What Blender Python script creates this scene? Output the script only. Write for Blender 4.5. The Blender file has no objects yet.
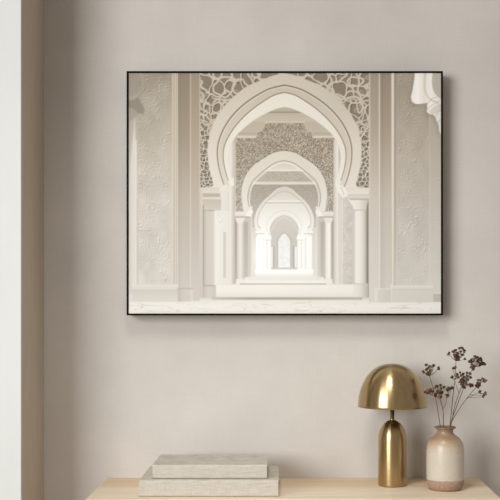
import bpy, bmesh, math, random
import numpy as np
from mathutils import Vector, Matrix, noise as mnoise

PI = math.pi
C = bpy.context.scene.collection
SC = bpy.context.scene

# ------------------------------------------------------------------ camera
D = 3.70            # camera distance from the wall (wall is the plane y = 0)
SCL = 290.0         # photograph pixels per metre on the wall
F = SCL * D         # focal length in pixels
VX, VY = 284.0, 300.0   # where the lines running into the wall meet
TABLE_Z = 0.75
CAM_Z = TABLE_Z + (478.0 - VY) / SCL

cam_data = bpy.data.cameras.new('camera')
cam = bpy.data.objects.new('camera', cam_data)
C.objects.link(cam)
cam.location = (0, -D, CAM_Z)
cam.rotation_euler = (PI / 2, 0, 0)
cam_data.sensor_width = 36.0
cam_data.lens = 36.0 * F / 500.0
cam_data.shift_x = (250.0 - VX) / 500.0
cam_data.shift_y = (VY - 250.0) / 500.0
cam_data.clip_start = 0.05
SC.camera = cam

# ------------------------------------------------------------------ light
world = bpy.data.worlds.new('world')
SC.world = world
world.use_nodes = True
wn = world.node_tree.nodes
wn['Background'].inputs['Color'].default_value = (1.0, 0.92, 0.83, 1)
wn['Background'].inputs['Strength'].default_value = 0.32


def area(name, loc, target, sx, sy, power, color):
    l = bpy.data.lights.new(name, 'AREA')
    l.shape = 'RECTANGLE'
    l.size, l.size_y = sx, sy
    l.energy = power
    l.color = color
    o = bpy.data.objects.new(name, l)
    C.objects.link(o)
    o.location = loc
    d = Vector(target) - Vector(loc)
    o.rotation_euler = d.to_track_quat('-Z', 'Y').to_euler()
    return o


area('window_light', (-4.3, -6.4, 2.5), (0.0, 0, 0.9), 3.4, 3.2, 430, (0.965, 0.99, 1.0))
tbl_fill = area('table_fill_light', (-0.2, -1.6, 3.0), (0.05, -0.3, 0.62), 0.6, 0.6, 4.0, (1.0, 0.985, 0.96))  # added fill from above to brighten the table and books, no real fitting
tbl_fill.data.spread = math.radians(72)

SC.view_settings.view_transform = 'Standard'
SC.view_settings.look = 'None'
SC.view_settings.gamma = 1.0
SC.view_settings.use_curve_mapping = False
SC.view_settings.exposure = 0.06


# ------------------------------------------------------------------ helpers
def s2l(c):
    c = np.asarray(c, dtype=float) / 255.0
    return np.where(c <= 0.04045, c / 12.92, ((c + 0.055) / 1.055) ** 2.4)


def rgb(r, g, b):
    return tuple(float(v) for v in s2l((r, g, b))) + (1.0,)


def at(px, py, y):
    """point of the world at depth y that the photograph shows at pixel (px, py)"""
    d = D + y
    return Vector(((px - VX) * d / F, y, CAM_Z - (py - VY) * d / F))


def tag(o, label=None, cat=None, group=None, kind=None):
    if label: o['label'] = label
    if cat: o['category'] = cat
    if group: o['group'] = group
    if kind: o['kind'] = kind
    return o


def empty(name, loc, label=None, cat=None, group=None):
    o = bpy.data.objects.new(name, None)
    C.objects.link(o)
    o.empty_display_size = 0.05
    o.location = loc
    return tag(o, label, cat, group)


def link(name, bm, mats, parent=None, smooth=False, kind=None):
    bmesh.ops.recalc_face_normals(bm, faces=bm.faces)
    me = bpy.data.meshes.new(name)
    bm.to_mesh(me)
    bm.free()
    for m in (mats if isinstance(mats, (list, tuple)) else [mats]):
        me.materials.append(m)
    if smooth:
        for p in me.polygons: p.use_smooth = True
    o = bpy.data.objects.new(name, me)
    C.objects.link(o)
    if parent: o.parent = parent
    if kind: o['kind'] = kind
    return o


def box(bm, x0, x1, y0, y1, z0, z1, bevel=0.0, seg=2):
    r = bmesh.ops.create_cube(bm, size=1.0)
    vs = r['verts']
    bmesh.ops.scale(bm, vec=(x1 - x0, y1 - y0, z1 - z0), verts=vs)
    bmesh.ops.translate(bm, vec=((x0 + x1) / 2, (y0 + y1) / 2, (z0 + z1) / 2), verts=vs)
    if bevel:
        es = list({e for v in vs for e in v.link_edges})
        bmesh.ops.bevel(bm, geom=es, offset=bevel, segments=seg, profile=0.5, affect='EDGES')


def lathe(bm, prof, n=72, close=True):
    """prof: list of (r, z); r = 0 ends are poles"""
    rings = []
    for r, z in prof:
        if r < 1e-6:
            rings.append([bm.verts.new((0, 0, z))])
        else:
            rings.append([bm.verts.new((r * math.cos(2 * PI * i / n), r * math.sin(2 * PI * i / n), z)) for i in range(n)])
    for a, b in zip(rings, rings[1:]):
        for i in range(n):
            j = (i + 1) % n
            if len(a) == 1 and len(b) == 1: continue
            if len(a) == 1: bm.faces.new((a[0], b[i], b[j]))
            elif len(b) == 1: bm.faces.new((a[i], b[0], a[j]))
            else: bm.faces.new((a[i], b[i], b[j], a[j]))
    return rings


def catmull(pts, n=8):
    P = [np.array(p, dtype=float) for p in pts]
    P = [2 * P[0] - P[1]] + P + [2 * P[-1] - P[-2]]
    out = []
    for i in range(1, len(P) - 2):
        p0, p1, p2, p3 = P[i - 1:i + 3]
        for k in range(n):
            t = k / n
            out.append(0.5 * (2 * p1 + (p2 - p0) * t + (2 * p0 - 5 * p1 + 4 * p2 - p3) * t * t + (3 * p1 - p0 - 3 * p2 + p3) * t ** 3))
    out.append(P[-2])
    return out


def tube(bm, pts, r0, r1, n=6):
    pts = [Vector(p) for p in pts]
    rings = []
    for i, p in enumerate(pts):
        t = (pts[min(i + 1, len(pts) - 1)] - pts[max(i - 1, 0)]).normalized()
        u = t.cross(Vector((0, 1, 0)))
        if u.length < 1e-4: u = t.cross(Vector((1, 0, 0)))
        u.normalize()
        v = t.cross(u)
        r = r0 + (r1 - r0) * i / max(1, len(pts) - 1)
        rings.append([bm.verts.new(p + r * (math.cos(2 * PI * k / n) * u + math.sin(2 * PI * k / n) * v)) for k in range(n)])
    for a, b in zip(rings, rings[1:]):
        for k in range(n):
            bm.faces.new((a[k], a[(k + 1) % n], b[(k + 1) % n], b[k]))
    bm.faces.new(rings[0])
    bm.faces.new(rings[-1])


# ------------------------------------------------------------------ materials
def mat(name, color, rough=0.7, metal=0.0):
    m = bpy.data.materials.new(name)
    m.use_nodes = True
    nt = m.node_tree
    b = nt.nodes['Principled BSDF']
    b.inputs['Base Color'].default_value = color
    b.inputs['Roughness'].default_value = rough
    b.inputs['Metallic'].default_value = metal
    return m, nt, b


def node(nt, t, **kw):
    n = nt.nodes.new(t)
    for k, v in kw.items():
        if k in n.inputs: n.inputs[k].default_value = v
        else: setattr(n, k, v)
    return n


def coords(nt, scale):
    tc = node(nt, 'ShaderNodeTexCoord')
    mp = node(nt, 'ShaderNodeMapping')
    mp.inputs['Scale'].default_value = scale
    nt.links.new(tc.outputs['Object'], mp.inputs['Vector'])
    return mp.outputs['Vector']


def noise_tex(nt, scale_vec, scale=1.0, detail=4.0, rough=0.55):
    n = node(nt, 'ShaderNodeTexNoise')
    n.inputs['Scale'].default_value = scale
    n.inputs['Detail'].default_value = detail
    n.inputs['Roughness'].default_value = rough
    nt.links.new(coords(nt, scale_vec), n.inputs['Vector'])
    return n.outputs['Fac']


def ramp(nt, fac, stops):
    r = node(nt, 'ShaderNodeValToRGB')
    el = r.color_ramp.elements
    while len(el) < len(stops): el.new(0.5)
    for e, (p, c) in zip(el, stops):
        e.position = p
        e.color = c
    nt.links.new(fac, r.inputs['Fac'])
    return r.outputs['Color']


def math_node(nt, op, a, b):
    n = node(nt, 'ShaderNodeMath', operation=op)
    for i, v in enumerate((a, b)):
        if isinstance(v, (int, float)): n.inputs[i].default_value = v
        else: nt.links.new(v, n.inputs[i])
    return n.outputs[0]


def mix_col(nt, fac, a, b, mode='MIX'):
    n = node(nt, 'ShaderNodeMixRGB', blend_type=mode)
    for i, v in enumerate((fac, a, b)):
        if isinstance(v, (int, float, tuple)): n.inputs[i].default_value = v
        else: nt.links.new(v, n.inputs[i])
    return n.outputs[0]


def bump(nt, b, height, strength, dist):
    n = node(nt, 'ShaderNodeBump')
    n.inputs['Strength'].default_value = strength
    n.inputs['Distance'].default_value = dist
    nt.links.new(height, n.inputs['Height'])
    nt.links.new(n.outputs['Normal'], b.inputs['Normal'])


# plaster wall with a faint woven, brushed look
M_WALL, nt, b = mat('taupe_wall_plaster', rgb(208, 200, 192), 0.9)
f1 = noise_tex(nt, (260, 260, 14), 1.0, 3)
f2 = noise_tex(nt, (14, 14, 260), 1.0, 3)
f3 = noise_tex(nt, (2.2, 2.2, 2.2), 1.0, 3)
weave = math_node(nt, 'ADD', f1, f2)
wv = math_node(nt, 'MULTIPLY', weave, 0.5)
c1 = ramp(nt, wv, [(0.3, rgb(204, 198, 191)), (0.7, rgb(211, 205, 198))])
c2 = ramp(nt, f3, [(0.3, rgb(238, 238, 238)), (0.7, rgb(255, 255, 255))])
nt.links.new(mix_col(nt, 1.0, c1, c2, 'MULTIPLY'), b.inputs['Base Color'])
bump(nt, b, wv, 0.12, 0.002)
b.inputs['Specular IOR Level'].default_value = 0.2

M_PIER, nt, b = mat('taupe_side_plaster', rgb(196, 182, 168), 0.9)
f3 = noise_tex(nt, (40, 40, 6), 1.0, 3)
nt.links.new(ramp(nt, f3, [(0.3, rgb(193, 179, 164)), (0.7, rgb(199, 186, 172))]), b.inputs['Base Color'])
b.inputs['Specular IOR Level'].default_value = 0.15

M_TRIM, nt, b = mat('white_painted_board', rgb(214, 215, 213), 0.6)
f3 = noise_tex(nt, (8, 8, 1.5), 1.0, 3)
nt.links.new(ramp(nt, f3, [(0.3, rgb(212, 213, 211)), (0.7, rgb(217, 218, 216))]), b.inputs['Base Color'])

M_FLOOR, nt, b = mat('oak_floor', rgb(196, 180, 160), 0.5)
f3 = noise_tex(nt, (1.5, 14, 10), 1.0, 4)
nt.links.new(ramp(nt, f3, [(0.3, rgb(186, 170, 150)), (0.7, rgb(206, 191, 172))]), b.inputs['Base Color'])

M_WOOD, nt, b = mat('pale_oak', rgb(222, 202, 172), 0.5)
g1 = noise_tex(nt, (2.0, 38, 38), 1.0, 5, 0.6)
g2 = noise_tex(nt, (5.0, 220, 160), 1.0, 3, 0.6)
c1 = ramp(nt, g1, [(0.28, rgb(232, 211, 184)), (0.5, rgb(242, 225, 200)), (0.75, rgb(248, 234, 213))])
c2 = ramp(nt, g2, [(0.3, rgb(232, 230, 226)), (0.7, rgb(255, 255, 255))])
# shade painted into the oak colour: browner towards the back of the top
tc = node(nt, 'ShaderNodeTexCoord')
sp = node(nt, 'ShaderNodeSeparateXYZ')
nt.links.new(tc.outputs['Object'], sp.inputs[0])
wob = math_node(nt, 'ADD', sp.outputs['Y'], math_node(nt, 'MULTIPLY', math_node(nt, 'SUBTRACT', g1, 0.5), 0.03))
back_shd = node(nt, 'ShaderNodeMapRange')
for k_, v_ in (('From Min', -0.012), ('From Max', 0.05), ('To Min', 0.0), ('To Max', 1.0)): back_shd.inputs[k_].default_value = v_
nt.links.new(wob, back_shd.inputs['Value'])
tint = ramp(nt, back_shd.outputs[0], [(0.0, (1, 1, 1, 1)), (1.0, rgb(240, 229, 216))])
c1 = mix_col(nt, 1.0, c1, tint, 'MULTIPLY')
nt.links.new(mix_col(nt, 1.0, c1, c2, 'MULTIPLY'), b.inputs['Base Color'])
bump(nt, b, g2, 0.08, 0.001)

M_FRAME, nt, b = mat('black_frame_lacquer', rgb(24, 20, 17), 0.6)
f3 = noise_tex(nt, (30, 30, 30), 1.0, 3)
nt.links.new(ramp(nt, f3, [(0.3, rgb(9, 7, 5)), (0.7, rgb(15, 12, 9))]), b.inputs['Base Color'])
b.inputs['Specular IOR Level'].default_value = 0.08

M_BACK, nt, b = mat('backing_board', rgb(150, 132, 108), 0.9)
f3 = noise_tex(nt, (60, 60, 60), 1.0, 3)
nt.links.new(ramp(nt, f3, [(0.3, rgb(142, 124, 100)), (0.7, rgb(158, 140, 116))]), b.inputs['Base Color'])

M_PRINT, nt, b = mat('matte_art_print', (1, 1, 1, 1), 0.75)
at_n = node(nt, 'ShaderNodeVertexColor', layer_name='ink')
nt.links.new(at_n.outputs['Color'], b.inputs['Base Color'])
b.inputs['Specular IOR Level'].default_value = 0.05

M_BRASS, nt, b = mat('brushed_brass', rgb(190, 158, 104), 0.3, 1.0)
f3 = noise_tex(nt, (90, 90, 2.0), 1.0, 3)
nt.links.new(ramp(nt, f3, [(0.3, rgb(176, 152, 112)), (0.7, rgb(190, 166, 125))]), b.inputs['Base Color'])
b.inputs['Roughness'].default_value = 0.28
b.inputs['Anisotropic'].default_value = 0.8
b.inputs['Anisotropic Rotation'].default_value = 0.25
tg = node(nt, 'ShaderNodeTangent', direction_type='RADIAL', axis='Z')
nt.links.new(tg.outputs['Tangent'], b.inputs['Tangent'])

M_SHADE_IN, nt, b = mat('shade_lining', rgb(225, 205, 170), 0.6)
M_BULB, nt, b = mat('frosted_bulb', rgb(240, 236, 226), 0.35)
M_SOCKET, nt, b = mat('bulb_socket', rgb(70, 62, 54), 0.5)


def linen(name, c_lo, c_hi):
    m, nt, b = mat(name, c_hi, 0.9)
    a = noise_tex(nt, (700, 700, 40), 1.0, 2)
    c = noise_tex(nt, (40, 40, 700), 1.0, 2)
    w = math_node(nt, 'MULTIPLY', math_node(nt, 'ADD', a, c), 0.5)
    s = noise_tex(nt, (26, 26, 200), 1.0, 3)
    w2 = math_node(nt, 'ADD', math_node(nt, 'MULTIPLY', w, 0.65), math_node(nt, 'MULTIPLY', s, 0.35))
    nt.links.new(ramp(nt, w2, [(0.36, c_lo), (0.62, c_hi)]), b.inputs['Base Color'])
    bump(nt, b, w, 0.3, 0.0015)
    b.inputs['Specular IOR Level'].default_value = 0.15
    return m


M_LINEN_A = linen('grey_beige_book_linen', rgb(180, 173, 161), rgb(206, 200, 189))
M_LINEN_B = linen('oatmeal_book_linen', rgb(182, 174, 160), rgb(207, 200, 188))
M_PAGES, nt, b = mat('page_edges', rgb(232, 224, 208), 0.9)
pg = noise_tex(nt, (3, 3, 900), 1.0, 2)
nt.links.new(ramp(nt, pg, [(0.35, rgb(212, 203, 186)), (0.65, rgb(240, 233, 219))]), b.inputs['Base Color'])

# stoneware glaze: brown at the neck running into cream on the body
M_GLAZE, nt, b = mat('stoneware_glaze', rgb(226, 214, 196), 0.3)
tc = node(nt, 'ShaderNodeTexCoord')
sp = node(nt, 'ShaderNodeSeparateXYZ')
nt.links.new(tc.outputs['Object'], sp.inputs[0])
nz = noise_tex(nt, (30, 30, 18), 1.0, 4)
h = math_node(nt, 'ADD', sp.outputs['Z'], math_node(nt, 'MULTIPLY', math_node(nt, 'SUBTRACT', nz, 0.5), 0.030))
h = math_node(nt, 'MULTIPLY', h, 5.0)     # 0.20 m -> 1
gl = ramp(nt, h, [(0.58, rgb(199, 189, 173)), (0.68, rgb(193, 178, 159)), (0.76, rgb(180, 155, 128)), (0.84, rgb(158, 130, 104)), (1.0, rgb(150, 124, 100))])
sk = node(nt, 'ShaderNodeTexNoise')
sk.inputs['Scale'].default_value = 160
nt.links.new(tc.outputs['Object'], sk.inputs['Vector'])
spk = ramp(nt, sk.outputs['Fac'], [(0.25, rgb(240, 236, 230)), (0.42, rgb(255, 255, 255))])
nt.links.new(mix_col(nt, 1.0, gl, spk, 'MULTIPLY'), b.inputs['Base Color'])
b.inputs['Roughness'].default_value = 0.33

M_CLAY, nt, b = mat('unglazed_clay', rgb(170, 132, 108), 0.8)
ck = noise_tex(nt, (120, 120, 120), 1.0, 4)
nt.links.new(ramp(nt, ck, [(0.3, rgb(152, 122, 102)), (0.7, rgb(172, 143, 123))]), b.inputs['Base Color'])

M_STEM, nt, b = mat('dried_stem', rgb(112, 88, 66), 0.85)
ck = noise_tex(nt, (200, 200, 60), 1.0, 3)
nt.links.new(ramp(nt, ck, [(0.3, rgb(96, 74, 56)), (0.7, rgb(130, 104, 80))]), b.inputs['Base Color'])


def blossom_mat(name, lo, hi):
    m, nt, b = mat(name, hi, 0.9)
    ck = noise_tex(nt, (420, 420, 420), 1.0, 3)
    nt.links.new(ramp(nt, ck, [(0.35, lo), (0.65, hi)]), b.inputs['Base Color'])
    b.inputs['Specular IOR Level'].default_value = 0.1
    return m


M_BLOOM_DARK = blossom_mat('dried_blossom_dark', rgb(52, 37, 27), rgb(112, 86, 66))
M_BLOOM_LIGHT = blossom_mat('dried_blossom_rosy', rgb(74, 54, 42), rgb(158, 128, 104))

# ------------------------------------------------------------------ the room
CX = (44 - VX) / SCL                       # corner between wall and pier
PIER = D * (1 - (VX - 44) / (VX - 21))     # how far the pier stands out
bm = bmesh.new()
box(bm, -2.6, 2.6, 0, 0.12, 0, 2.9)
link('wall_back', bm, M_WALL, kind='structure')
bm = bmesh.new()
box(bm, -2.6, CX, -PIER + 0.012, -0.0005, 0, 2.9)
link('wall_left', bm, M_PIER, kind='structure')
bm = bmesh.new()
box(bm, -2.6, CX, -PIER, -PIER + 0.0115, 0, 2.9, 0.001, 1)
link('trim_1', bm, M_TRIM, kind='structure')
bm = bmesh.new()
box(bm, -2.6, 2.6, -5.2, 0.12, -0.08, 0)
link('floor', bm, M_FLOOR, kind='structure')

# ------------------------------------------------------------------ console table
TX0, TX1 = (107 - VX) / SCL, (478.5 - VX) / SCL
TD = 0.398
t = empty('console_table', ((TX0 + TX1) / 2, -TD / 2, 0), 'pale oak console table standing against the wall under the framed picture', 'table')
hw, hd = (TX1 - TX0) / 2, TD / 2
bm = bmesh.new()
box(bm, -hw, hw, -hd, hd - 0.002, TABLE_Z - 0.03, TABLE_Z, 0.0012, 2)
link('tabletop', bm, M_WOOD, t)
bm = bmesh.new()
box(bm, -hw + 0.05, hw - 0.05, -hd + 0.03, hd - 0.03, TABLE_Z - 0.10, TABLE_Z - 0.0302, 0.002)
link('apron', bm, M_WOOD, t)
for sx in (-1, 1):
    for sy in (-1, 1):
        bm = bmesh.new()
        cx, cy = sx * (hw - 0.045), sy * (hd - 0.035)
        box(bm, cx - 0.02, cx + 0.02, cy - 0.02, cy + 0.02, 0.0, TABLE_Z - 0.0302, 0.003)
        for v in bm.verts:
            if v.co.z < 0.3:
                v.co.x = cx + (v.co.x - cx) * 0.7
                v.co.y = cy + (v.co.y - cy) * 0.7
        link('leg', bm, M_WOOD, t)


# ------------------------------------------------------------------ the art print (painted in its own flat plane)
def paint_print(NX, NY, x0, x1, y0, y1):
    rng = np.random.default_rng(7)
    X, Y = np.meshgrid(np.linspace(x0, x1, NX), np.linspace(y0, y1, NY))
    img = np.zeros((NY, NX, 3))
    AA = 0.55

    def vnoise(sx, sy, seed, octaves=3):
        out = np.zeros_like(X)
        amp, tot = 1.0, 0.0
        for o in range(octaves):
            r = np.random.default_rng(seed * 31 + o)
            gx, gy = int((x1 - x0) / sx) + 4, int((y1 - y0) / sy) + 4
            g = r.random((gy, gx))
            u, v = (X - x0) / sx, (Y - y0) / sy
            iu, iv = u.astype(int), v.astype(int)
            fu, fv = u - iu, v - iv
            fu, fv = fu * fu * (3 - 2 * fu), fv * fv * (3 - 2 * fv)
            a = g[iv, iu] * (1 - fu) + g[iv, iu + 1] * fu
            b_ = g[iv + 1, iu] * (1 - fu) + g[iv + 1, iu + 1] * fu
            out += amp * (a * (1 - fv) + b_ * fv)
            tot += amp
            amp *= 0.55
            sx, sy = sx / 2, sy / 2
        return out / tot

    def sm(e0, e1, v):
        t_ = np.clip((v - e0) / (e1 - e0), 0, 1)
        return t_ * t_ * (3 - 2 * t_)

    def grad(*stops):
        """colour by height in the picture: (y, (r, g, b)) stops"""
        ys = [s[0] for s in stops]
        return np.stack([np.interp(Y, ys, [s[1][k] for s in stops]) for k in range(3)], -1)

    def hgrad(*stops):
        xs = [s[0] for s in stops]
        return np.stack([np.interp(X, xs, [s[1][k] for s in stops]) for k in range(3)], -1)

    def fill(a, col):
        nonlocal img
        col = np.asarray(col, dtype=float)
        if col.ndim == 1: col = col[None, None, :]
        img = img * (1 - a[..., None]) + col * a[..., None]

    def shade(a, f):
        nonlocal img
        img = img * (1 + a[..., None] * (f - 1))

    def rect(xa, xb, ya, yb, s=AA):
        return np.clip(np.minimum(np.minimum(X - xa, xb - X), np.minimum(Y - ya, yb - Y)) / s * 0.5 + 0.5, 0, 1)

    def seg_dist(pts):
        d = np.full(X.shape, 1e9)
        for (ax, ay), (bx, by) in zip(pts[:-1], pts[1:]):
            vx, vy = bx - ax, by - ay
            L = vx * vx + vy * vy + 1e-12
            tt = np.clip(((X - ax) * vx + (Y - ay) * vy) / L, 0, 1)
            d = np.minimum(d, (X - ax - tt * vx) ** 2 + (Y - ay - tt * vy) ** 2)
        return np.sqrt(d)

    def poly(pts, s=AA):
        pts = [tuple(p) for p in pts]
        ins = np.zeros(X.shape, bool)
        cl = pts + [pts[0]]
        for (ax, ay), (bx, by) in zip(cl[:-1], cl[1:]):
            if ay == by: continue
            c_ = ((ay > Y) != (by > Y)) & (X < (bx - ax) * (Y - ay) / (by - ay) + ax)
            ins ^= c_
        d = seg_dist(cl)
        return np.clip(np.where(ins, d, -d) / s * 0.5 + 0.5, 0, 1)

    def line(pts, w, s=0.6):
        d = seg_dist([tuple(p) for p in pts])
        return np.clip((w / 2 - d) / s + 0.5, 0, 1)

    def arch(cx, half):
        """closed outline of an arch from the points of its right half (apex first)"""
        h_ = catmull(half, 6)
        r_ = [(p[0], p[1]) for p in h_]
        l_ = [(2 * cx - p[0], p[1]) for p in h_[::-1]]
        return l_[:-1] + r_, l_, r_

    # fine carved filigree used on the walls behind the arches
    fine = np.random.default_rng(3).random((NY, NX))
    k = (fine + np.roll(fine, 1, 0) + np.roll(fine, 1, 1) + np.roll(np.roll(fine, 1, 0), 1, 1)) / 4
    k = np.kron(np.random.default_rng(4).random((NY // 2 + 1, NX // 2 + 1)), np.ones((2, 2)))[:NY, :NX] * 0.75 + k * 0.25
    k2 = vnoise(2.6, 2.6, 11, 2)
    fil = np.clip((k - 0.5) * 2.0 + (k2 - 0.5) * 0.3, -1, 1)

    # ---------------- base colour of the hall
    img[:] = grad((72, (168, 154, 134)), (130, (182, 168, 148)), (200, (200, 188, 172)), (300, (214, 206, 195)))

    # ---------------- spandrels of carved tracery round the great arch
    spand = rect(199.8, 369, 60, 188)
    fill(spand, grad((72, (150, 138, 119)), (120, (146, 134, 115)), (188, (152, 142, 126))))
    pts = []
    r3 = np.random.default_rng(21)
    for side in (-1, 1):
        tries = 0
        loc = []
        while tries < 2600:
            tries += 1
            px = 284.5 + side * r3.uniform(0, 88)
            py = r3.uniform(66, 192)
            mind = np.interp(py, [70, 100, 125, 150, 190], [13.0, 9.4, 5.8, 3.2, 2.8])
            if all((px - q[0]) ** 2 + (py - q[1]) ** 2 > mind ** 2 for q in loc):
                loc.append((px, py))
        pts += loc
    wamp = np.interp(Y, [72, 100, 130, 190], [15.0, 11.0, 6.0, 4.0])
    wx = (vnoise(11, 11, 5, 2) - 0.5) * wamp
    wy = (vnoise(11, 11, 6, 2) - 0.5) * wamp
    d1 = np.full(X.shape, 1e9)
    d2 = np.full(X.shape, 1e9)
    for (px, py) in pts:
        dd = np.hypot(X + wx - px, Y + wy - py)
        d2 = np.minimum(d2, np.maximum(d1, dd))
        d1 = np.minimum(d1, dd)
    edge = d2 - d1
    wid = np.interp(Y, [72, 110, 140, 190], [2.3, 1.8, 1.3, 1.1]) * (0.65 + 0.7 * vnoise(9, 9, 8, 2))
    rib_a = np.clip((wid - edge) / 1.3 + 0.3, 0, 1) * spand
    sh_edge = np.roll(np.roll(rib_a, 2, 0), 2, 1)
    shade(sh_edge * spand, 0.84)
    # leaf shapes inside the larger openings
    leaf = np.clip((0.9 - np.abs(d1 - np.interp(Y, [72, 130], [2.4, 1.1]))) / 0.9, 0, 1) * spand * sm(0.45, 0.62, vnoise(9, 9, 9, 2)) * sm(135, 100, Y)
    fill(leaf * 0.75, (192, 180, 160))
    def contour(n_, lv, w_):
        gy_, gx_ = np.gradient(n_, (y1 - y0) / (NY - 1), (x1 - x0) / (NX - 1))
        return np.clip((w_ / 2 - np.abs(n_ - lv) / (np.hypot(gx_, gy_) + 0.004)) / 0.7 + 0.5, 0, 1)
    vines = np.zeros_like(X)
    for sc_, ya_, yb_, w_ in ((16, 60, 106, 1.7), (11, 96, 130, 1.4), (7, 122, 146, 1.1)):
        band = sm(ya_ - 6, ya_ + 6, Y) * (1 - sm(yb_ - 6, yb_ + 6, Y))
        for sd in (61, 67):
            n_ = vnoise(sc_, sc_, sd + sc_, 2)
            for lv in (0.5,):
                vines = np.maximum(vines, contour(n_, lv, w_) * band)
    rib_a = np.maximum(rib_a, vines * spand)
    fill(rib_a, grad((72, (208, 197, 178)), (130, (208, 197, 178)), (188, (210, 200, 185))))
    shade(spand * sm(118, 140, Y), 1.0)
    img += (fil * 28 * spand * sm(112, 145, Y))[..., None]

    # ---------------- great arch
    cx1 = 284.6
    o1, _, _ = arch(cx1, [(284.6, 73.0), (296, 75.5), (306, 79.5), (317, 84), (327, 89.5), (341, 102), (350, 113), (357, 126), (360.6, 140), (361.6, 152), (360.5, 165), (358.4, 175), (356, 183), (358.5, 187), (368.8, 188), (368.8, 191), (340, 191)])
    m_out = poly(o1)
    g1, g1l, g1r = arch(cx1, [(284.6, 85.2), (295, 87.4), (305, 91.2), (321, 101), (334, 112.5), (343.5, 125), (349.5, 138), (351.8, 150), (351, 163), (348, 176), (344.5, 186), (343, 190)])
    g2, g2l, g2r = arch(cx1, [(284.6, 92.4), (293, 94.4), (300.5, 98), (316, 108.5), (329, 120.5), (338.6, 133), (344.5, 145), (346, 156), (344.4, 168), (341, 180), (338.5, 188)])
    i1, i1l, i1r = arch(cx1, [(284.6, 107), (292, 108.6), (300, 112), (313, 119), (324, 127), (333, 136), (338.4, 146), (340.6, 156), (339.8, 167), (337.4, 178), (335, 187), (335, 300)])
    fill(m_out, grad((72, (211, 201, 183)), (110, (215, 206, 190)), (150, (222, 213, 200)), (190, (227, 220, 209))))
    shade(m_out * sm(300, 350, X) * sm(150, 90, Y), 0.96)
    mg1, mg2, mi1 = poly(g1), poly(g2), poly(i1)
    fill(mg1 * m_out, grad((84, (206, 195, 176)), (150, (214, 204, 188)), (190, (222, 215, 203))))
    fill(mg2 * m_out, grad((92, (232, 226, 213)), (150, (231, 225, 213)), (190, (235, 230, 220))))
    gl1 = g1
    for gp, wdt, c_ in ((g1, 1.5, (140, 127, 108)), (g2, 1.3, (152, 140, 121))):
        pp = gp[6:-6]
        fill(line(pp, wdt) * 0.85, grad((84, c_), (140, tuple(v + 12 for v in c_)), (190, tuple(v + 24 for v in c_))))
        lit = [(p[0] + (cx1 - p[0]) * 0.018, p[1] + 1.3) for p in pp]
        fill(line(lit, 0.9) * 0.45, (236, 229, 214))
    fill(line([(p[0] + (p[0] - cx1) * 0.012, p[1] + 0.5) for p in o1[14:-14]], 0.9) * 0.0, (230, 222, 208))

    # ---------------- second wall seen through the great arch
    V = mi1 * rect(200, 369, 60, 300)
    fill(V, grad((105, (192, 180, 161)), (135, (198, 187, 169)), (190, (214, 206, 194)), (300, (232, 228, 220))))
    fill(V * rect(262, 308, 111.6, 112.8), (158, 146, 128))
    fill(V * rect(238, 332, 113.2, 121.5), grad((113, (196, 184, 164)), (121, (204, 192, 173))))
    fill(V * rect(264, 305, 121.4, 122.6), (214, 203, 185))
    filp = [(236, 138), (256, 138), (257.5, 133), (262, 131.5), (264.5, 127), (266, 123.2), (303, 123.2), (305, 127), (307, 131.5), (311.5, 133), (313, 138), (334, 138), (334, 212), (236, 212)]
    mf = V * poly(filp)
    fill(mf, grad((122, (170, 157, 138)), (160, (173, 161, 142)), (212, (184, 174, 158))))
    img += (fil * 40 * mf)[..., None]
    for xa, xb in ((237, 256), (313, 334)):
        fill(V * rect(xa, xb, 136.2, 137.6), (222, 212, 195))
        fill(V * rect(xa, xb, 133, 134), (180, 168, 150))
    # jambs of the great arch
    jl = rect(228.6, 235.2, 140, 300)
    fill(jl * (mi1 + rect(228.6, 236, 186, 300)).clip(0, 1), hgrad((228.6, (226, 219, 207)), (230.5, (232, 227, 217)), (233, (212, 203, 190)), (235, (200, 191, 178))))
    jr = rect(333.4, 338.6, 140, 300)
    fill(jr * (mi1 + rect(333, 339, 186, 300)).clip(0, 1), hgrad((333.4, (206, 197, 184)), (335, (218, 211, 199)), (337.5, (232, 227, 217)), (338.6, (226, 220, 209))))

    # ---------------- second arch
    cx2 = 284.2
    o2, _, _ = arch(cx2, [(284.2, 151), (292, 152.4), (300, 155.8), (314, 165), (321, 173), (325.2, 182), (327.2, 192), (327, 201), (325.6, 208), (325, 212)])
    i2, _, _ = arch(cx2, [(284.2, 161.6), (291, 163.2), (298, 167), (311, 177.8), (316, 184), (318.8, 192), (319.4, 200), (318.2, 207), (316, 213), (316, 285)])
    m2 = poly(o2) * V
    fill(m2, grad((150, (220, 212, 198)), (180, (223, 216, 204)), (212, (229, 224, 214))))
    fill(line(o2[8:-8], 0.9) * V * 0.5, (228, 221, 207))
    shade(line([(p[0], p[1] - 1.2) for p in o2[8:-8]], 1.0) * V, 0.9)
    mi2 = poly(i2) * V
    rim = [(cx2 + (p[0] - cx2) * 1.03, p[1] - 1.0) for p in i2[7:-7]]
    fill(line(rim, 1.0) * V * 0.7, (166, 156, 139))
    W2 = mi2
    fill(W2, grad((160, (212, 204, 190)), (170, (222, 215, 203)), (186, (182, 173, 157)), (215, (205, 199, 188)), (232, (238, 236, 230)), (300, (242, 240, 234))))
    b_ = W2 * rect(240, 330, 171.2, 181.4)
    fill(b_, (190, 181, 165))
    img += (fil * 12 * b_)[..., None]
    fill(W2 * rect(240, 330, 169.6, 171.0), (232, 226, 214))
    fill(W2 * rect(240, 330, 181.6, 184.4), grad((181.6, (214, 207, 194)), (184.4, (228, 222, 210))))
    b_ = W2 * rect(240, 330, 185, 228)
    fill(b_, grad((185, (178, 168, 152)), (228, (200, 193, 181))))
    img += (fil * 9 * b_)[..., None]
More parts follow.
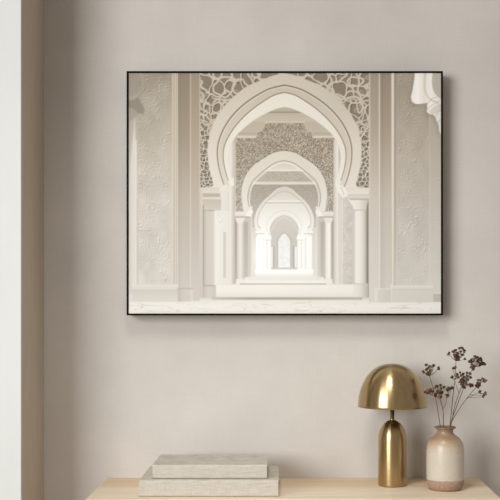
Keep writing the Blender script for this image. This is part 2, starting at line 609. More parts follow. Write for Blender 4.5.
    fill(line([(p[0] - (p[0] - cx2) * 0.015, p[1] + 0.9) for p in i2[8:-8]], 1.3) * V * 0.75, (236, 231, 221))
    # lower walls of the second bay
    for xa, xb in ((250, 257), (311, 319)):
        fill(W2 * rect(xa, xb, 228, 285), grad((228, (216, 211, 202)), (285, (226, 223, 215))))

    # ---------------- third arch
    cx3 = 284.2
    o3, _, _ = arch(cx3, [(284.2, 187), (291, 189), (298.5, 195.5), (306, 202.5), (311.4, 211), (313.6, 219), (313.4, 226), (311.6, 232)])
    i3, _, _ = arch(cx3, [(284.2, 191.4), (290, 192.8), (297, 197.8), (304, 204.5), (309, 213), (310.8, 220), (310, 227), (307.6, 232), (307.6, 285)])
    fill(poly(o3) * W2, grad((187, (212, 205, 193)), (210, (226, 221, 211)), (232, (236, 233, 226))))
    fill(line(o3[4:-4], 0.8) * W2 * 0.7, (236, 230, 219))
    W3 = poly(i3) * W2
    fill(W3, grad((191, (214, 208, 197)), (204, (226, 222, 213)), (216, (233, 231, 225)), (232, (241, 240, 236)), (300, (247, 246, 243))))
    fill(line(i3[7:-7], 0.9) * W2 * 0.45, (176, 168, 154))
    fill(W3 * rect(262, 306, 200.8, 202), (240, 236, 228))
    fill(W3 * rect(264, 304, 202.2, 203.2), (200, 193, 181))

    # ---------------- fourth arch and end wall
    i4, _, _ = arch(cx3, [(284.2, 214.6), (289, 216), (294, 219.6), (297.6, 225), (298.8, 230), (297.8, 235), (296.4, 239), (297.4, 240), (297.4, 270)])
    o4 = [(cx3 + (p[0] - cx3) * 1.22, p[1] - 4.2) for p in i4[6:-6]]
    fill(line(o4, 1.0) * W3 * 0.35, (206, 202, 194))
    m4 = poly(i4) * W3
    fill(m4, grad((214, (212, 206, 195)), (235, (203, 197, 188)), (268, (203, 198, 191))))
    fill(line([(270.5, 232), (276, 222), (284.2, 216.5), (292.4, 222), (298, 232)], 1.5) * m4 * 0.35, (224, 217, 206))
    lan, _, _ = arch(284.2, [(284.2, 233.0), (287, 235.2), (289.3, 239), (290.2, 243), (290.2, 267.6)])
    fill(poly([(284.2 + (p[0] - 284.2) * 1.25, p[1] - 1.4) for p in lan]) * m4, (194, 187, 180))
    ml = poly(lan) * m4
    fill(ml, grad((233, (224, 225, 222)), (268, (232, 235, 234))))
    img += ((vnoise(2.2, 2.2, 14, 2) - 0.5) * 16 * ml)[..., None]
    for xa, xb in ((270.4, 272.8), (294.6, 297.0)):
        fill(m4 * rect(xa, xb, 247, 267.5), (230, 231, 230))
        fill(m4 * rect(xb + 0.3 if xa < 284 else xa - 1.6, xb + 1.6 if xa < 284 else xa - 0.3, 246, 268), (182, 175, 168))
    # slim white columns of the third and fourth bays
    for xa, xb, c_ in ((256.4, 261.4, (250, 249, 247)), (307.2, 312, (244, 243, 239))):
        fill(W2 * rect(xa, xb, 236, 270), c_)
    for xa in (262.6, 266.6, 301.0, 305.2):
        fill(W3 * rect(xa, xa + 0.8, 238, 269), (222, 219, 213))
    for xc in (260.5, 308):
        fill(W2 * rect(xc - 5, xc + 5, 231, 233.2), (240, 237, 231))
        fill(W2 * rect(xc - 4, xc + 4, 233.4, 234.2), (206, 201, 192))
    for xc in (268, 300.4):
        fill(W3 * rect(xc - 3.2, xc + 2.8, 236.6, 239.4), (248, 247, 244))
        fill(W3 * rect(xc - 2.6, xc + 2.2, 239.6, 240.3), (214, 210, 203))
    img += (60 * np.exp(-(((X - 258.5) / 6) ** 2 + ((Y - 255) / 17) ** 2)) * W2 * (1 - m4))[..., None] * 0.35

    # ---------------- second bay: capitals, columns and dark reveals, left and right
    for s_ in (-1, 1):
        xr = lambda v: v if s_ > 0 else 2 * 284.2 - v
        def R(xa, xb, ya, yb, s=AA):
            a_, c_ = sorted((xr(xa), xr(xb)))
            return rect(a_, c_, ya, yb, s)
        # reveal between column and inner opening
        fill(R(317.6, 326, 217, 283), grad((217, (206, 198, 187)), (283, (212, 206, 196))))
        fill(R(320.5, 324.5, 222, 280), grad((222, (188, 179, 167)), (280, (200, 194, 184))))
        fill(R(331, 333.6, 217, 283), grad((217, (178, 168, 154)), (283, (190, 183, 172))))
        fill(R(325.6, 331.2, 222, 280), hgrad((xr(325.6), (228, 222, 212)), (xr(329), (244, 241, 234)), (xr(331.2), (222, 215, 204))) if s_ > 0 else hgrad((xr(331.2), (214, 206, 195)), (xr(328), (232, 226, 216)), (xr(325.6), (214, 207, 196))))
        fill(poly([(xr(322.5), 217), (xr(333.2), 217), (xr(333.2), 218.5), (xr(331.4), 223), (xr(325.6), 223), (xr(324.2), 219)]), (230, 224, 214))
        fill(R(317, 333.6, 211.2, 216.6), grad((211, (216, 209, 198)), (213, (232, 226, 217)), (216.6, (220, 213, 203))))
        fill(R(319, 333.4, 216.6, 217.6), (176, 167, 153))
        fill(poly([(xr(316), 209), (xr(320), 211), (xr(323), 216), (xr(318), 216.5), (xr(315.5), 212.5)]), (240, 236, 228))
        fill(R(324.6, 332.4, 279, 284), (234, 230, 222))

    # ---------------- great columns
    # left one
    fill(rect(200, 229, 187.5, 300), hgrad((200, (206, 195, 181)), (214, (214, 206, 194)), (222, (228, 222, 212)), (229, (224, 217, 206))))
    fill(rect(200, 221, 187.6, 193), grad((187, (216, 207, 193)), (193, (224, 216, 203))))
    fill(rect(200, 220, 193.2, 197.0), grad((193, (198, 187, 171)), (197, (190, 178, 161))))
    fill(rect(201, 221, 197, 199.2), (222, 213, 200))
    fill(rect(203, 221, 199.4, 210), grad((199, (202, 192, 177)), (210, (212, 203, 190))))
    fill(rect(203, 214, 210.2, 211.0), (172, 160, 144))
    fill(rect(203.4, 214, 211, 298), hgrad((203.4, (196, 186, 172)), (207, (212, 204, 192)), (214, (214, 207, 196))))
    fill(rect(202.0, 203.6, 205, 298), grad((205, (150, 138, 121)), (298, (170, 160, 146))))
    fill(rect(214, 229, 211, 286), hgrad((214, (226, 221, 211)), (216, (234, 230, 221)), (229, (230, 225, 215))))
    lat = rect(215.5, 223, 212, 232) * sm(232, 216, Y)
    img += ((vnoise(2.4, 2.4, 17, 2) - 0.5) * 34 * lat)[..., None]
    fill(rect(223.4, 226.6, 232, 278), hgrad((223.4, (206, 199, 188)), (226.6, (222, 216, 206))))
    fill(rect(203.4, 215.4, 285.2, 286.2), (178, 168, 153))
    fill(rect(203, 216, 286.2, 298), hgrad((203, (198, 189, 177)), (208, (214, 206, 195)), (216, (208, 200, 189))))
    fill(poly([(219.5, 187), (226, 184), (228.6, 187), (229, 193), (223, 190), (219.6, 193)]), (230, 223, 211))
    # right one
    fill(rect(338.6, 369, 190, 300), hgrad((338.6, (224, 217, 207)), (343, (212, 206, 196)), (352, (208, 201, 191)), (356, (214, 208, 198)), (369, (206, 198, 187))))
    img += ((vnoise(3, 3, 19, 3) - 0.5) * 26 * rect(341, 352.5, 204, 284))[..., None]
    fill(rect(341.6, 342.6, 200, 285), (226, 220, 210))
    fill(rect(366.2, 369, 200, 298), hgrad((366, (176, 166, 152)), (367, (146, 135, 120)), (369, (176, 165, 150))))
    fill(rect(353.6, 366.4, 208, 284), hgrad((353.6, (206, 199, 189)), (356, (236, 231, 223)), (360, (234, 229, 220)), (364, (214, 207, 196)), (366.4, (186, 177, 164))))
    fill(poly([(348, 199), (368.8, 199), (367.6, 203), (366, 210), (354, 210), (352, 205)]), hgrad((348, (236, 231, 221)), (358, (232, 226, 215)), (368, (206, 197, 184))))
    fill(rect(354, 366.2, 209.8, 210.6), (196, 187, 174))
    fill(poly([(338, 190), (346, 188), (369, 188), (369, 199.4), (349, 199.4), (345, 195)]), grad((188, (224, 216, 204)), (194, (230, 223, 212)), (199, (212, 203, 190))))
    fill(rect(349, 369, 194.4, 195.4), (206, 197, 183))
    fill(rect(350, 369, 198.8, 199.8), (186, 175, 160))
    fill(poly([(336, 185), (341, 185), (346.5, 190), (347, 196), (343, 198), (338, 192)]), (238, 233, 223))
    shade(line([(341, 187), (344, 195)], 0.8), 0.86)
    fill(rect(352.6, 368, 284, 298), hgrad((352.6, (232, 227, 219)), (360, (224, 218, 209)), (368, (196, 187, 175))))
    fill(rect(352.6, 368, 283.4, 284.2), (206, 199, 189))

    # ---------------- white steps running back
    st = rect(229, 340, 283.6, 297.6)
    fill(poly([(255, 269.4), (255, 276.6), (245, 277.4), (243, 284), (326, 284), (323.4, 277.4), (313.4, 276.6), (313.4, 269.4)], 0.9), grad((269.4, (250, 249, 246)), (275, (244, 242, 237)), (279, (236, 232, 225)), (284, (240, 237, 230))))
    for yy, c_, a_ in ((275.6, (222, 217, 208), 0.8), (279.4, (214, 208, 198), 0.8), (281, (246, 243, 237), 0.8)):
        fill(rect(250, 319, yy, yy + 0.8, 3.0) * a_, c_)
    fill(rect(216, 353, 284.2, 297.6), grad((284, (226, 221, 212)), (286, (238, 234, 226)), (292, (234, 230, 222)), (297, (226, 221, 211))))
    fill(rect(240, 326, 283.4, 284.4), (186, 178, 166))
    # dark seam, then the marble floor
    fill(rect(128, 442, 297.4, 320), grad((297.4, (214, 207, 196)), (301, (230, 226, 217)), (306, (236, 232, 224)), (313, (232, 227, 219))))
    fill(rect(212, 362, 297.4, 299.6, 0.9) * 0.8, hgrad((212, (196, 186, 172)), (250, (166, 155, 138)), (300, (170, 160, 138)), (362, (184, 174, 160))))
    vein = np.abs(vnoise(34, 5, 23, 3) - 0.5)
    fill(np.clip((0.035 - vein) / 0.035, 0, 1) * rect(128, 442, 301, 314) * 0.5 * sm(0.35, 0.6, vnoise(30, 8, 24, 2)), (196, 188, 176))
    vein = np.abs(vnoise(22, 4, 26, 3) - 0.48)
    fill(np.clip((0.03 - vein) / 0.03, 0, 1) * rect(128, 442, 303, 314) * 0.35, (204, 198, 188))

    # ---------------- piers at the left
    fill(rect(120, 172.4, 60, 301.5), grad((72, (172, 161, 145)), (100, (184, 174, 158)), (150, (200, 191, 177)), (200, (211, 204, 192)), (300, (217, 211, 201))))
    dam = np.abs(np.sin(vnoise(12, 15, 33, 3) * 24))
    dl = np.clip((0.26 - dam) / 0.26, 0, 1)
    dd_ = np.roll(np.roll(dl, 2, 0), 2, 1)
    pm = rect(137.5, 171, 60, 284, 1.5)
    patchy = sm(0.38, 0.6, vnoise(13, 13, 35, 2))
    img += ((dl * 24 - dd_ * 24) * pm * (0.35 + 0.65 * patchy))[..., None]
    img += ((vnoise(12, 16, 41, 3) - 0.5) * 22 * pm)[..., None]
    # arch springers fading at the top left
    fill(poly([(126, 70), (141, 70), (142.5, 84), (140, 93), (134, 98), (126, 98)], 5.0) * 0.55, (166, 156, 141))
    fill(line(catmull([(140, 70), (142.6, 82), (140, 92), (133, 98)]), 1.0, 1.5) * 0.45, (196, 187, 171))
    fill(line(catmull([(154, 88), (155.5, 96), (152, 102)]), 1.0, 1.5) * 0.3, (204, 195, 180))
    fill(poly([(128, 100), (134, 100), (138, 97), (144.5, 109), (143.5, 114.5), (137, 113), (134, 109), (128, 108)], 1.0) * 0.65, (148, 137, 121))
    fill(poly([(128, 108), (134, 109), (138, 114), (137, 117), (128, 122)], 1.6) * 0.4, (160, 150, 135))
    fill(poly([(134.6, 118), (136.4, 150), (136.8, 286), (128, 286), (128, 190)], 1.0), hgrad((128, (212, 205, 194)), (133, (222, 216, 206)), (136.8, (214, 207, 195))))
    fill(rect(134.8, 136.6, 140, 285, 1.0) * 0.8, (232, 226, 215))
    fill(rect(136.8, 138, 200, 284, 1.0) * 0.5, (196, 188, 176))
    # mouldings
    fill(rect(172.2, 178, 60, 301), grad((72, (198, 185, 165)), (180, (212, 203, 188)), (301, (222, 216, 205))))
    for xx, c_ in ((172.4, (222, 211, 193)), (174.9, (220, 209, 191)), (177.0, (226, 216, 199))):
        fill(rect(xx, xx + 0.9, 60, 290) * 0.8, c_)
    fill(rect(173.6, 174.6, 60, 290) * 0.5, (174, 161, 141))
    fill(rect(176.0, 176.8, 60, 290) * 0.5, (178, 166, 147))
    fill(rect(178, 190.2, 60, 301), grad((72, (158, 144, 124)), (130, (172, 157, 137)), (200, (197, 185, 169)), (301, (211, 204, 193))) )
    fill(rect(190.8, 199.6, 60, 301), grad((72, (170, 155, 135)), (130, (183, 168, 147)), (200, (198, 185, 169)), (301, (212, 204, 193))))
    shade(rect(178, 181, 60, 301, 2.0), 0.97)
    fill(rect(190.0, 191.0, 60, 290) * 0.9, grad((72, (206, 192, 170)), (200, (216, 205, 189)), (300, (222, 214, 203))))
    fill(rect(199.2, 200.2, 60, 298) * 0.8, grad((72, (202, 189, 168)), (200, (216, 205, 190)), (300, (208, 199, 187))))
    fill(rect(200.2, 203, 189, 298), grad((189, (214, 204, 190)), (298, (210, 201, 189))))
    # bases
    fill(rect(132, 177.6, 284.4, 301.6), grad((284, (226, 221, 211)), (289, (218, 212, 202)), (291, (212, 206, 195)), (301, (218, 213, 203))))
    fill(rect(132, 177.6, 290, 290.8) * 0.6, (202, 195, 184))
    fill(rect(128, 132.2, 294, 302), (224, 219, 210))
    fill(rect(178, 192.6, 288.6, 301.4), hgrad((178, (196, 188, 176)), (182, (208, 201, 190)), (190, (212, 205, 194)), (192.6, (224, 217, 207))))
    fill(rect(178, 192.6, 288.2, 289.2) * 0.8, (186, 176, 162))

    # ---------------- piers at the right
    fill(rect(369, 397, 60, 302), grad((72, (172, 158, 139)), (130, (188, 175, 157)), (200, (202, 192, 178)), (302, (214, 207, 197))))
    fill(rect(370.4, 378.6, 60, 302), grad((72, (172, 158, 138)), (130, (186, 172, 153)), (200, (210, 201, 188)), (302, (219, 213, 204))))
    fill(rect(380.2, 391, 60, 302), grad((72, (163, 149, 130)), (130, (178, 164, 146)), (200, (203, 193, 179)), (302, (215, 208, 198))))
    shade(rect(380, 384, 60, 302, 2.5), 0.96)
    fill(rect(369.0, 370.2, 60, 298) * 0.9, grad((72, (214, 202, 182)), (200, (224, 214, 198)), (300, (220, 213, 203))))
    fill(rect(378.8, 380.0, 60, 290) * 0.95, grad((72, (220, 208, 188)), (200, (228, 219, 204)), (300, (230, 224, 214))))
    fill(rect(391.2, 394.4, 60, 290), hgrad((391.2, (206, 194, 175)), (392.6, (232, 222, 205)), (394.4, (204, 193, 176))))
    fill(rect(394.6, 395.8, 60, 288) * 0.8, grad((72, (148, 136, 119)), (200, (170, 159, 143)), (288, (200, 192, 180))))
    fill(rect(395.8, 445, 60, 302), grad((72, (174, 162, 145)), (130, (186, 175, 159)), (200, (201, 192, 179)), (302, (215, 209, 199))))
    dam = np.abs(np.sin(vnoise(13, 14, 53, 3) * 22))
    dl = np.clip((0.24 - dam) / 0.24, 0, 1)
    dd_ = np.roll(np.roll(dl, 2, 0), 2, 1)
    pm = rect(397, 429, 60, 284, 1.2) + rect(431, 442, 150, 284, 1.2) * 0.35
    img += ((dl * 22 - dd_ * 22) * pm * (0.4 + 0.6 * sm(0.4, 0.6, vnoise(14, 14, 55, 2))))[..., None]
    img += ((vnoise(10, 14, 57, 3) - 0.5) * 14 * pm)[..., None]
    fill(rect(429.0, 430.4, 100, 286, 0.8) * 0.7, grad((72, (200, 188, 170)), (200, (212, 203, 189)), (290, (222, 216, 206))))
    fill(rect(430.6, 441.6, 60, 302) * 0.3, grad((72, (192, 181, 164)), (300, (222, 216, 207))))
    fill(rect(391.2, 433.2, 285.6, 302), grad((285.6, (228, 222, 212)), (289, (216, 210, 200)), (302, (214, 208, 198))))
    fill(rect(391.2, 433.2, 289.4, 290.2) * 0.5, (204, 197, 186))
    fill(rect(390.6, 391.8, 284, 301) * 0.7, (234, 229, 220))
    fill(rect(375.4, 391, 288.8, 301.6), hgrad((375.4, (230, 225, 216)), (378, (216, 210, 200)), (391, (210, 203, 192))))
    fill(rect(375.4, 391, 288.4, 289.4) * 0.7, (232, 226, 216))
    fill(rect(433.4, 442, 294.4, 295.6) * 0.8, (176, 167, 153))
    fill(rect(433.4, 442, 296, 301.8), (196, 189, 177))
    # corbel at the top right corner
    cb = [(415.2, 70), (414.4, 78), (412.6, 90), (410.8, 97), (411.8, 101.6), (415.5, 104), (421, 104), (427, 103), (427.2, 107), (426.8, 112), (429.4, 114), (433, 114.4), (435.4, 117), (436.6, 121), (438.4, 124), (439.2, 131), (441, 134.5), (446, 136), (446, 70)]
    shade(np.roll(np.roll(poly(cb, 2.5), 5, 0), -4, 1) * 0.6, 0.88)
    fill(poly(cb), hgrad((411, (240, 235, 226)), (418, (250, 246, 239)), (424, (234, 228, 218)), (430, (246, 242, 234)), (442, (226, 220, 210))))
    fill(poly(catmull([(433, 70), (432, 82), (434, 92), (440, 98), (446, 100), (446, 84), (446, 70)])), (198, 188, 174))
    fill(line(catmull([(426, 70), (424.6, 82), (425.4, 92), (430, 99), (438, 103)]), 2.2, 1.0) * 0.6, (208, 200, 187))
    fill(line(catmull([(429.4, 70), (428.4, 82), (430, 92), (436, 99), (443, 102)]), 1.2, 0.8) * 0.9, (242, 238, 230))
    fill(line([(427.2, 104), (432, 98.5), (437, 97)], 1.0, 0.8) * 0.5, (190, 181, 168))
    fill(line([(427, 109.5), (433, 104.5), (440, 100.5)], 1.0) * 0.5, (196, 188, 176))
    fill(poly([(428, 112.5), (434, 106.5), (442, 103), (442, 109), (435, 114.5)]) * 0.6, (206, 199, 187))
    fill(line([(435.4, 117), (438, 112), (442, 110)], 1.0) * 0.5, (190, 182, 169))
    fill(line([(437.6, 122.4), (442, 119)], 1.0) * 0.5, (186, 178, 165))
    t_ = np.clip(img, 0, 255) / 255.0
    t_ = t_ - 0.17 * t_ * np.clip(0.88 - t_, 0, 1)
    g_ = t_.mean(-1, keepdims=True)
    sat = np.interp(Y, [80, 160, 210, 260], [0.82, 0.78, 0.66, 0.60])[..., None]
    t_ = g_ + (t_ - g_) * sat
    glow = np.exp(-(((X - 284) / 34) ** 2 + ((Y - 245) / 34) ** 2))[..., None]
    t_ = t_ * (1 - 0.03 * (1 - glow) - 0.005)
    return np.clip(t_ * 255.0, 0, 250)


FRONT = 0.07                                   # frame stands this far off the wall
fc0, fc1 = at(126.5, 315.4, -FRONT), at(443.0, 71.0, -FRONT)
pic = empty('framed_picture', ((fc0.x + fc1.x) / 2, -FRONT / 2, (fc0.z + fc1.z) / 2),
            'thin black framed print of white arches hanging on the taupe wall', 'picture')
ox, oy, oz = pic.location
bm = bmesh.new()
FW = 0.0062
xa, xb, za, zb = fc0.x - ox, fc1.x - ox, fc0.z - oz, fc1.z - oz
ya, yb = -FRONT - oy, -0.001 - oy
loops = []
for (ix, y_) in ((0, yb), (0, ya + 0.001), (0.001, ya), (FW - 0.001, ya), (FW, ya + 0.001), (FW, yb)):
    loops.append([bm.verts.new(p) for p in ((xa + ix, y_, za + ix), (xb - ix, y_, za + ix), (xb - ix, y_, zb - ix), (xa + ix, y_, zb - ix))])
for a, b in zip(loops, loops[1:] + loops[:1]):
    for k in range(4):
        bm.faces.new((a[k], a[(k + 1) % 4], b[(k + 1) % 4], b[k]))
link('frame', bm, M_FRAME, pic)
PY = -FRONT + 0.004                             # the print's own plane, just inside the frame
p0, p1 = (xa + FW + 0.0002, za + FW + 0.0002), (xb - FW - 0.0002, zb - FW - 0.0002)
NX, NY = 630, 486
dpr = D + PY
ppx = lambda x_: VX + (x_ + ox) * F / dpr
ppy = lambda z_: VY + (CAM_Z - (z_ + oz)) * F / dpr
colors = paint_print(NX, NY, ppx(p0[0]), ppx(p1[0]), ppy(p1[1]), ppy(p0[1]))
gx, gz = np.meshgrid(np.linspace(p0[0], p1[0], NX), np.linspace(p1[1], p0[1], NY))
co = np.stack([gx, np.full_like(gx, PY - oy), gz], -1).reshape(-1, 3)
idx = np.arange(NX * NY).reshape(NY, NX)
q = np.stack([idx[1:, :-1], idx[1:, 1:], idx[:-1, 1:], idx[:-1, :-1]], -1).reshape(-1, 4)
me = bpy.data.meshes.new('art_print')
me.vertices.add(len(co))
me.vertices.foreach_set('co', co.ravel())
me.loops.add(q.size)
me.loops.foreach_set('vertex_index', q.ravel())
me.polygons.add(len(q))
me.polygons.foreach_set('loop_start', np.arange(0, q.size, 4))
me.update(calc_edges=True)
ca = me.color_attributes.new('ink', 'FLOAT_COLOR', 'POINT')
lin = np.ones((NX * NY, 4), dtype=np.float32)
lin[:, :3] = s2l(colors.reshape(-1, 3))
ca.data.foreach_set('color', lin.ravel())
me.materials.append(M_PRINT)
pr = bpy.data.objects.new('art_print', me)
C.objects.link(pr)
pr.parent = pic
bm = bmesh.new()
box(bm, xa + FW + 0.0004, xb - FW - 0.0004, PY - oy + 0.001, PY - oy + 0.007, za + FW + 0.0004, zb - FW - 0.0004)
link('backing_board', bm, M_BACK, pic)

# ------------------------------------------------------------------ table lamp
LY = -0.145
lamp_x = at(392.3, 480, LY).x
lamp = empty('table_lamp', (lamp_x, LY, TABLE_Z + 0.0003), 'brass mushroom table lamp with a domed shade beside the vase', 'lamp')
RB, HB, CB = 0.0468, 0.217, 0.066
prof = [(0, 0), (RB - 0.004, 0), (RB - 0.001, 0.0012), (RB, 0.004)]
prof += [(RB, HB - CB - 0.05), (RB, HB - CB)]
for i in range(1, 17):
    a = PI / 2 * i / 16
    r, z = RB * math.cos(a), HB - CB + CB * math.sin(a)
    if r < 0.0085: break
    prof.append((r, z))
prof += [(0.0085, HB - 0.0012), (0, HB - 0.0012)]
bm = bmesh.new()
lathe(bm, prof, 96)
link('lamp_base', bm, M_BRASS, lamp, True)
ZR = 0.2605                                   # rim height of the shade
bm = bmesh.new()
lathe(bm, [(0, HB - 0.001), (0.0078, HB - 0.001), (0.0078, HB + 0.003), (0.0068, HB + 0.004), (0.0068, ZR + 0.028), (0, ZR + 0.028)], 40)
link('lamp_neck', bm, M_BRASS, lamp, True)
RS, HS = 0.1140, 0.1420


def dome(r, h, n=28):
    out = []
    for i in range(n + 1):
        a = PI / 2 * i / n
        out.append((r * math.cos(a) ** 0.84 if i < n else 0.0, h * math.sin(a) ** 1.04))
    return out


bm = bmesh.new()
outer = [(r, z + ZR) for r, z in dome(RS, HS)]
inner = [(r, z + ZR) for r, z in dome(RS - 0.0016, HS - 0.0016)]
lathe(bm, inner[::-1] + outer, 112)
for f in bm.faces: f.smooth = True
link('lamp_shade', bm, M_BRASS, lamp, True)
bm = bmesh.new()
lathe(bm, [(0, ZR + 0.0285), (0.013, ZR + 0.0285), (0.014, ZR + 0.032), (0.014, ZR + 0.055), (0, ZR + 0.055)], 32)
link('bulb_socket', bm, M_SOCKET, lamp, True)
bm = bmesh.new()
lathe(bm, [(0, ZR + 0.0555), (0.012, ZR + 0.0555), (0.020, ZR + 0.068), (0.025, ZR + 0.084), (0.022, ZR + 0.100), (0.012, ZR + 0.109), (0, ZR + 0.112)], 32)
link('light_bulb', bm, M_BULB, lamp, True)

# ------------------------------------------------------------------ vase
VYD = -0.218
vx = at(445.2, 480, VYD).x
vase = empty('vase', (vx, VYD, TABLE_Z + 0.0003), 'cream stoneware vase with brown neck and bare clay foot, holding dried flowers', 'vase')
bm = bmesh.new()
foot = [(0, 0), (0.046, 0), (0.0505, 0.002), (0.0560, 0.009), (0.0590, 0.018), (0.0598, 0.026), (0.0600, 0.0325), (0, 0.0325)]
lathe(bm, foot, 80)
link('clay_foot', bm, M_CLAY, vase, True)
bm = bmesh.new()
body = [(0.0, 0.0327), (0.0600, 0.0327), (0.0606, 0.036), (0.0608, 0.06), (0.0608, 0.10), (0.0606, 0.122), (0.0596, 0.136), (0.0568, 0.149), (0.0515, 0.160),
        (0.0440, 0.168), (0.0350, 0.1745), (0.0290, 0.179), (0.0262, 0.184), (0.0255, 0.189), (0.0262, 0.193), (0.0290, 0.1965),
        (0.0262, 0.1955), (0.0230, 0.192), (0.0222, 0.186), (0.0240, 0.179), (0.040, 0.165), (0.052, 0.150), (0.0555, 0.12), (0.0555, 0.05), (0.052, 0.040), (0.0, 0.040)]
lathe(bm, body, 80)
link('vase_body', bm, M_GLAZE, vase, True)
M_RIM, nt, b = mat('brown_rim_glaze', rgb(134, 106, 84), 0.35)
ck = noise_tex(nt, (150, 150, 150), 1.0, 3)
nt.links.new(ramp(nt, ck, [(0.3, rgb(122, 95, 74)), (0.7, rgb(148, 120, 97))]), b.inputs['Base Color'])
bm = bmesh.new()
lathe(bm, [(0.0285, 0.1967), (0.0325, 0.1975), (0.0348, 0.1995), (0.0350, 0.2015), (0.0338, 0.2030), (0.0312, 0.2026), (0.0285, 0.2000), (0.0268, 0.1967), (0.0285, 0.1967)], 80)
link('vase_rim', bm, M_RIM, vase, True)


# ------------------------------------------------------------------ books
def book(name, x0, x1, yf, yb_, z0, z1, m, label):
    cx, cy = (x0 + x1) / 2, (yf + yb_) / 2
    o = empty(name, (cx, cy, z0), label, 'book', 'linen books stacked on the console table')
    hx, hy, h_ = (x1 - x0) / 2, (yb_ - yf) / 2, z1 - z0
    th = 0.0035
    # cover: two boards and a softly rounded spine that faces the room, one bent sheet
    rr = 0.006
    def path(ins):
        p = [(hy, ins), (-hy + rr + 0.008, ins), (-hy + rr, ins + (0.0006 if ins < h_ / 2 else 0))]
        r_ = rr - ins
        for i in range(1, 9):
            a = PI / 2 * i / 8
            p.append((-hy + rr - r_ * math.sin(a), rr - r_ * math.cos(a)))
        q_ = [(y_, h_ - z_) for y_, z_ in p[::-1]]
        return p + q_
    outer, inner = path(0.0), path(th)
    bm = bmesh.new()
    ends = []
    for sx in (-hx, hx):
        a = [bm.verts.new((sx, y_, z_)) for y_, z_ in outer]
        c = [bm.verts.new((sx, y_, z_)) for y_, z_ in inner]
        ends.append((a, c))
    n = len(outer)
    for i in range(n - 1):
        bm.faces.new((ends[0][0][i], ends[0][0][i + 1], ends[1][0][i + 1], ends[1][0][i]))
        bm.faces.new((ends[0][1][i], ends[0][1][i + 1], ends[1][1][i + 1], ends[1][1][i]))
        for e in ends:
            bm.faces.new((e[0][i], e[0][i + 1], e[1][i + 1], e[1][i]))
    for i in (0, n - 1):
        bm.faces.new((ends[0][0][i], ends[0][1][i], ends[1][1][i], ends[1][0][i]))
    c = link('cover', bm, m, o)
    bm = bmesh.new()
    box(bm, -hx + 0.004, hx - 0.004, -hy + th + 0.0015, hy - 0.005, th + 0.0003, h_ - th - 0.0003, 0.0008, 1)
    link('page_block', bm, M_PAGES, o)
    return o


book('book', -0.452, -0.0175, -0.356, -0.063, TABLE_Z + 0.0004, 0.8018, M_LINEN_B, 'larger thick oatmeal linen book lying at the bottom of the stack, on the table')
book('book', -0.4130, -0.0535, -0.331, -0.105, 0.8022, 0.8462, M_LINEN_A, 'smaller beige linen book lying on top of the larger book')

# ------------------------------------------------------------------ dried flowers
rnd = random.Random(5)


def blossom_mesh(name, m, seed):
    """small crumpled dried flower: a cup of curled petals round a knobbly heart, unit radius"""
    r = random.Random(seed)
    bm = bmesh.new()
    bmesh.ops.create_icosphere(bm, subdivisions=1, radius=0.72)
    for v in bm.verts: v.co *= r.uniform(0.75, 1.2)
    for ring, (cnt, tilt, ln) in enumerate(((7, 0.25, 1.0), (6, 0.95, 0.85))):
        for k in range(cnt):
            a = 2 * PI * (k + 0.5 * ring) / cnt + r.uniform(-0.25, 0.25)
            t_ = tilt + r.uniform(-0.25, 0.3)
            L = ln * r.uniform(0.8, 1.15)
            w = 0.42 * r.uniform(0.8, 1.3)
            d = Vector((math.cos(a) * math.cos(t_), math.sin(a) * math.cos(t_), math.sin(t_)))
            s = Vector((-math.sin(a), math.cos(a), 0))
            u = d.cross(s)
            curl = r.uniform(-0.25, 0.15)
            p = [d * 0.25 * L - s * w * 0.4, d * 0.25 * L + s * w * 0.4, d * 0.7 * L + s * w + u * 0.1, d * L + u * curl, d * 0.7 * L - s * w + u * 0.1]
            th = u * 0.06
            top = [bm.verts.new(q_ + th) for q_ in p]
            bot = [bm.verts.new(q_ - th) for q_ in p]
            bm.faces.new(top)
            bm.faces.new(bot[::-1])
            for i in range(5):
                j = (i + 1) % 5
                bm.faces.new((top[i], bot[i], bot[j], top[j]))
    bmesh.ops.recalc_face_normals(bm, faces=bm.faces)
    me = bpy.data.meshes.new(name)
    bm.to_mesh(me)
    bm.free()
    me.materials.append(m)
    return me


BLOOMS = [blossom_mesh('blossom', M_BLOOM_DARK, s) for s in (1, 2, 3)] + [blossom_mesh('blossom', M_BLOOM_LIGHT, 4)]


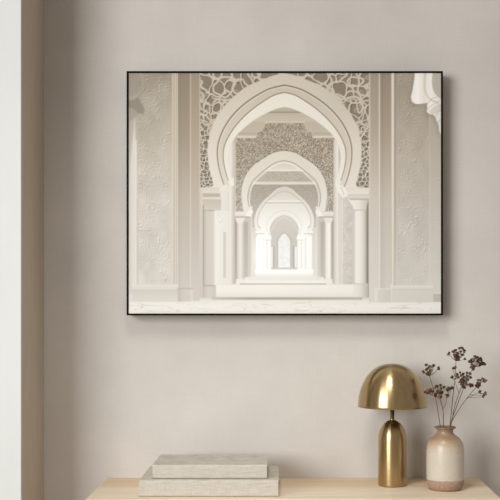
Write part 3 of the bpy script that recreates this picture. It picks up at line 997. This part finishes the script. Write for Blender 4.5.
def sprig(label, stem_px, side_stems, blooms, y_top):
    """stem_px: pixels from the vase mouth to the head; blooms: (px, py) of each flower; y_top: depth of the head"""
    base = Vector((vx, VYD, TABLE_Z + 0.0415))
    o = empty('dried_flower_sprig', base, label, 'dried flower', 'dried flower sprigs in the vase')
    ymouth = VYD + 0.25 * (y_top - VYD)
    n = len(stem_px)
    pts = []
    mouth = at(stem_px[0][0], stem_px[0][1], ymouth)
    mouth.x = max(vx - 0.016, min(vx + 0.016, mouth.x))
    b0 = Vector((vx + (vx - mouth.x) * 0.7, VYD - (ymouth - VYD) * 0.5, TABLE_Z + 0.046))
    pts.append(b0)
    for i, (px, py) in enumerate(stem_px):
        f = i / (n - 1)
        p = at(px, py, ymouth + (y_top - ymouth) * f)
        if i == 0: p = mouth
        pts.append(p)
    main = [Vector(p) for p in catmull(pts, 8)]
    bm = bmesh.new()
    tube(bm, [p - base for p in main], 0.0017, 0.0009)
    anchors = main[int(len(main) * 0.72):]
    for sp_ in side_stems:
        ps = [at(px, py, y_top + dy) for px, py, dy in sp_]
        near = min([v for v in main if v.z < ps[0].z - 0.014], key=lambda v: (v - ps[0]).length)
        cur = [Vector(p) for p in catmull([near] + ps, 6)]
        tube(bm, [p - base for p in cur], 0.0011, 0.0007, 5)
        anchors += cur[len(cur) // 2:]
    heads = []
    extra = [(px + rnd.uniform(-2.2, 2.2), py + rnd.uniform(-1.6, 1.8)) for px, py in blooms if rnd.random() < 0.85]
    for (px, py) in blooms + extra:
        p = at(px, py, y_top + rnd.uniform(-0.016, 0.016))
        r_ = rnd.uniform(0.0054, 0.0076)
        cand = [v for v in anchors if v.z < p.z + 0.002] or anchors
        a = min(cand, key=lambda v: (v - p).length + 0.5 * abs((p - v).length - 0.02))
        mid = (a + p) / 2 + Vector((rnd.uniform(-.003, .003), 0, -0.002))
        tube(bm, [q_ - base for q_ in (a, mid, p)], 0.0007, 0.0005, 4)
        heads.append((p, r_, (p - a).normalized()))
    link('stem', bm, M_STEM, o, True)
    for p, r_, d in heads:
        ob = bpy.data.objects.new('blossom', BLOOMS[rnd.choice((0, 1, 2, 0, 1, 2, 3, 3))])
        C.objects.link(ob)
        ob.parent = o
        ob.location = p - base
        d = (d + Vector((rnd.uniform(-.4, .4), -0.35, rnd.uniform(0, .5)))).normalized()
        ob.rotation_euler = (d.to_track_quat('Z', 'Y').to_matrix() @ Matrix.Rotation(rnd.uniform(0, 6), 3, 'Z')).to_euler()
        ob.scale = (r_, r_, r_ * 0.85)


def PX(l):   # points read off an enlargement of the flowers (five times, corner at 410, 335)
    return [(410 + a / 5.0, 335 + b / 5.0) for a, b in l]


sprig('dried sprig leaning furthest left, with a small head nearest the lamp',
      PX([(152, 462), (135, 350), (118, 275), (98, 205)]), [],
      PX([(65, 182), (82, 150), (84, 172), (98, 158), (104, 178), (118, 155), (142, 170), (92, 188)]), -0.190)
sprig('short dried sprig with a low wide flat head just right of the lamp shade',
      PX([(168, 462), (165, 380), (150, 315), (150, 295)]),
      [[(410 + 178 / 5, 335 + 345 / 5, 0.0), (410 + 184 / 5, 335 + 318 / 5, 0.0)], [(410 + 112 / 5, 335 + 300 / 5, 0.0)]],
      PX([(85, 278), (102, 272), (112, 283), (125, 265), (126, 300), (138, 258), (140, 280), (152, 252), (155, 270), (160, 285), (170, 262), (182, 272), (192, 265), (206, 268), (182, 300), (145, 306), (100, 290)]), -0.245)
sprig('tallest dried sprig rising straight up to the topmost head',
      PX([(198, 462), (212, 330), (224, 220), (230, 130)]),
      [[(410 + 216 / 5, 335 + 178 / 5, 0.0)]],
      PX([(193, 98), (214, 84), (222, 100), (230, 76), (236, 92), (244, 110), (246, 68), (254, 84), (258, 100), (266, 72), (270, 86), (274, 120), (240, 122), (217, 168), (228, 112)]), -0.205)
sprig('dried sprig in the middle with the dense head below the topmost one',
      PX([(203, 462), (225, 350), (248, 285), (262, 250)]),
      [[(410 + 236 / 5, 335 + 265 / 5, 0.0), (410 + 222 / 5, 335 + 225 / 5, 0.0)]],
      PX([(211, 214), (236, 196), (242, 212), (250, 188), (255, 204), (258, 225), (266, 195), (270, 212), (272, 230), (284, 190), (286, 206), (290, 224), (298, 196), (302, 212), (250, 235), (280, 246), (296, 248), (272, 262), (302, 256), (262, 245)]), -0.255)
sprig('dried sprig with the dark upper right head, right of the topmost one',
      PX([(206, 462), (228, 372), (262, 282), (296, 200), (322, 160)]), [],
      PX([(298, 134), (310, 148), (318, 132), (326, 118), (334, 112), (336, 132), (346, 120), (346, 140), (356, 128), (362, 142), (370, 146), (318, 164), (306, 160), (352, 150)]), -0.195)
sprig('dried sprig bending furthest right with sparse low heads',
      PX([(211, 462), (240, 380), (288, 312), (330, 262)]),
      [[(410 + 325 / 5, 335 + 296 / 5, 0.0), (410 + 348 / 5, 335 + 290 / 5, 0.0)], [(410 + 350 / 5, 335 + 236 / 5, 0.0)]],
      PX([(330, 252), (338, 240), (346, 250), (352, 226), (362, 218), (366, 230), (376, 228), (350, 282), (370, 300), (376, 294), (340, 262)]), -0.225)
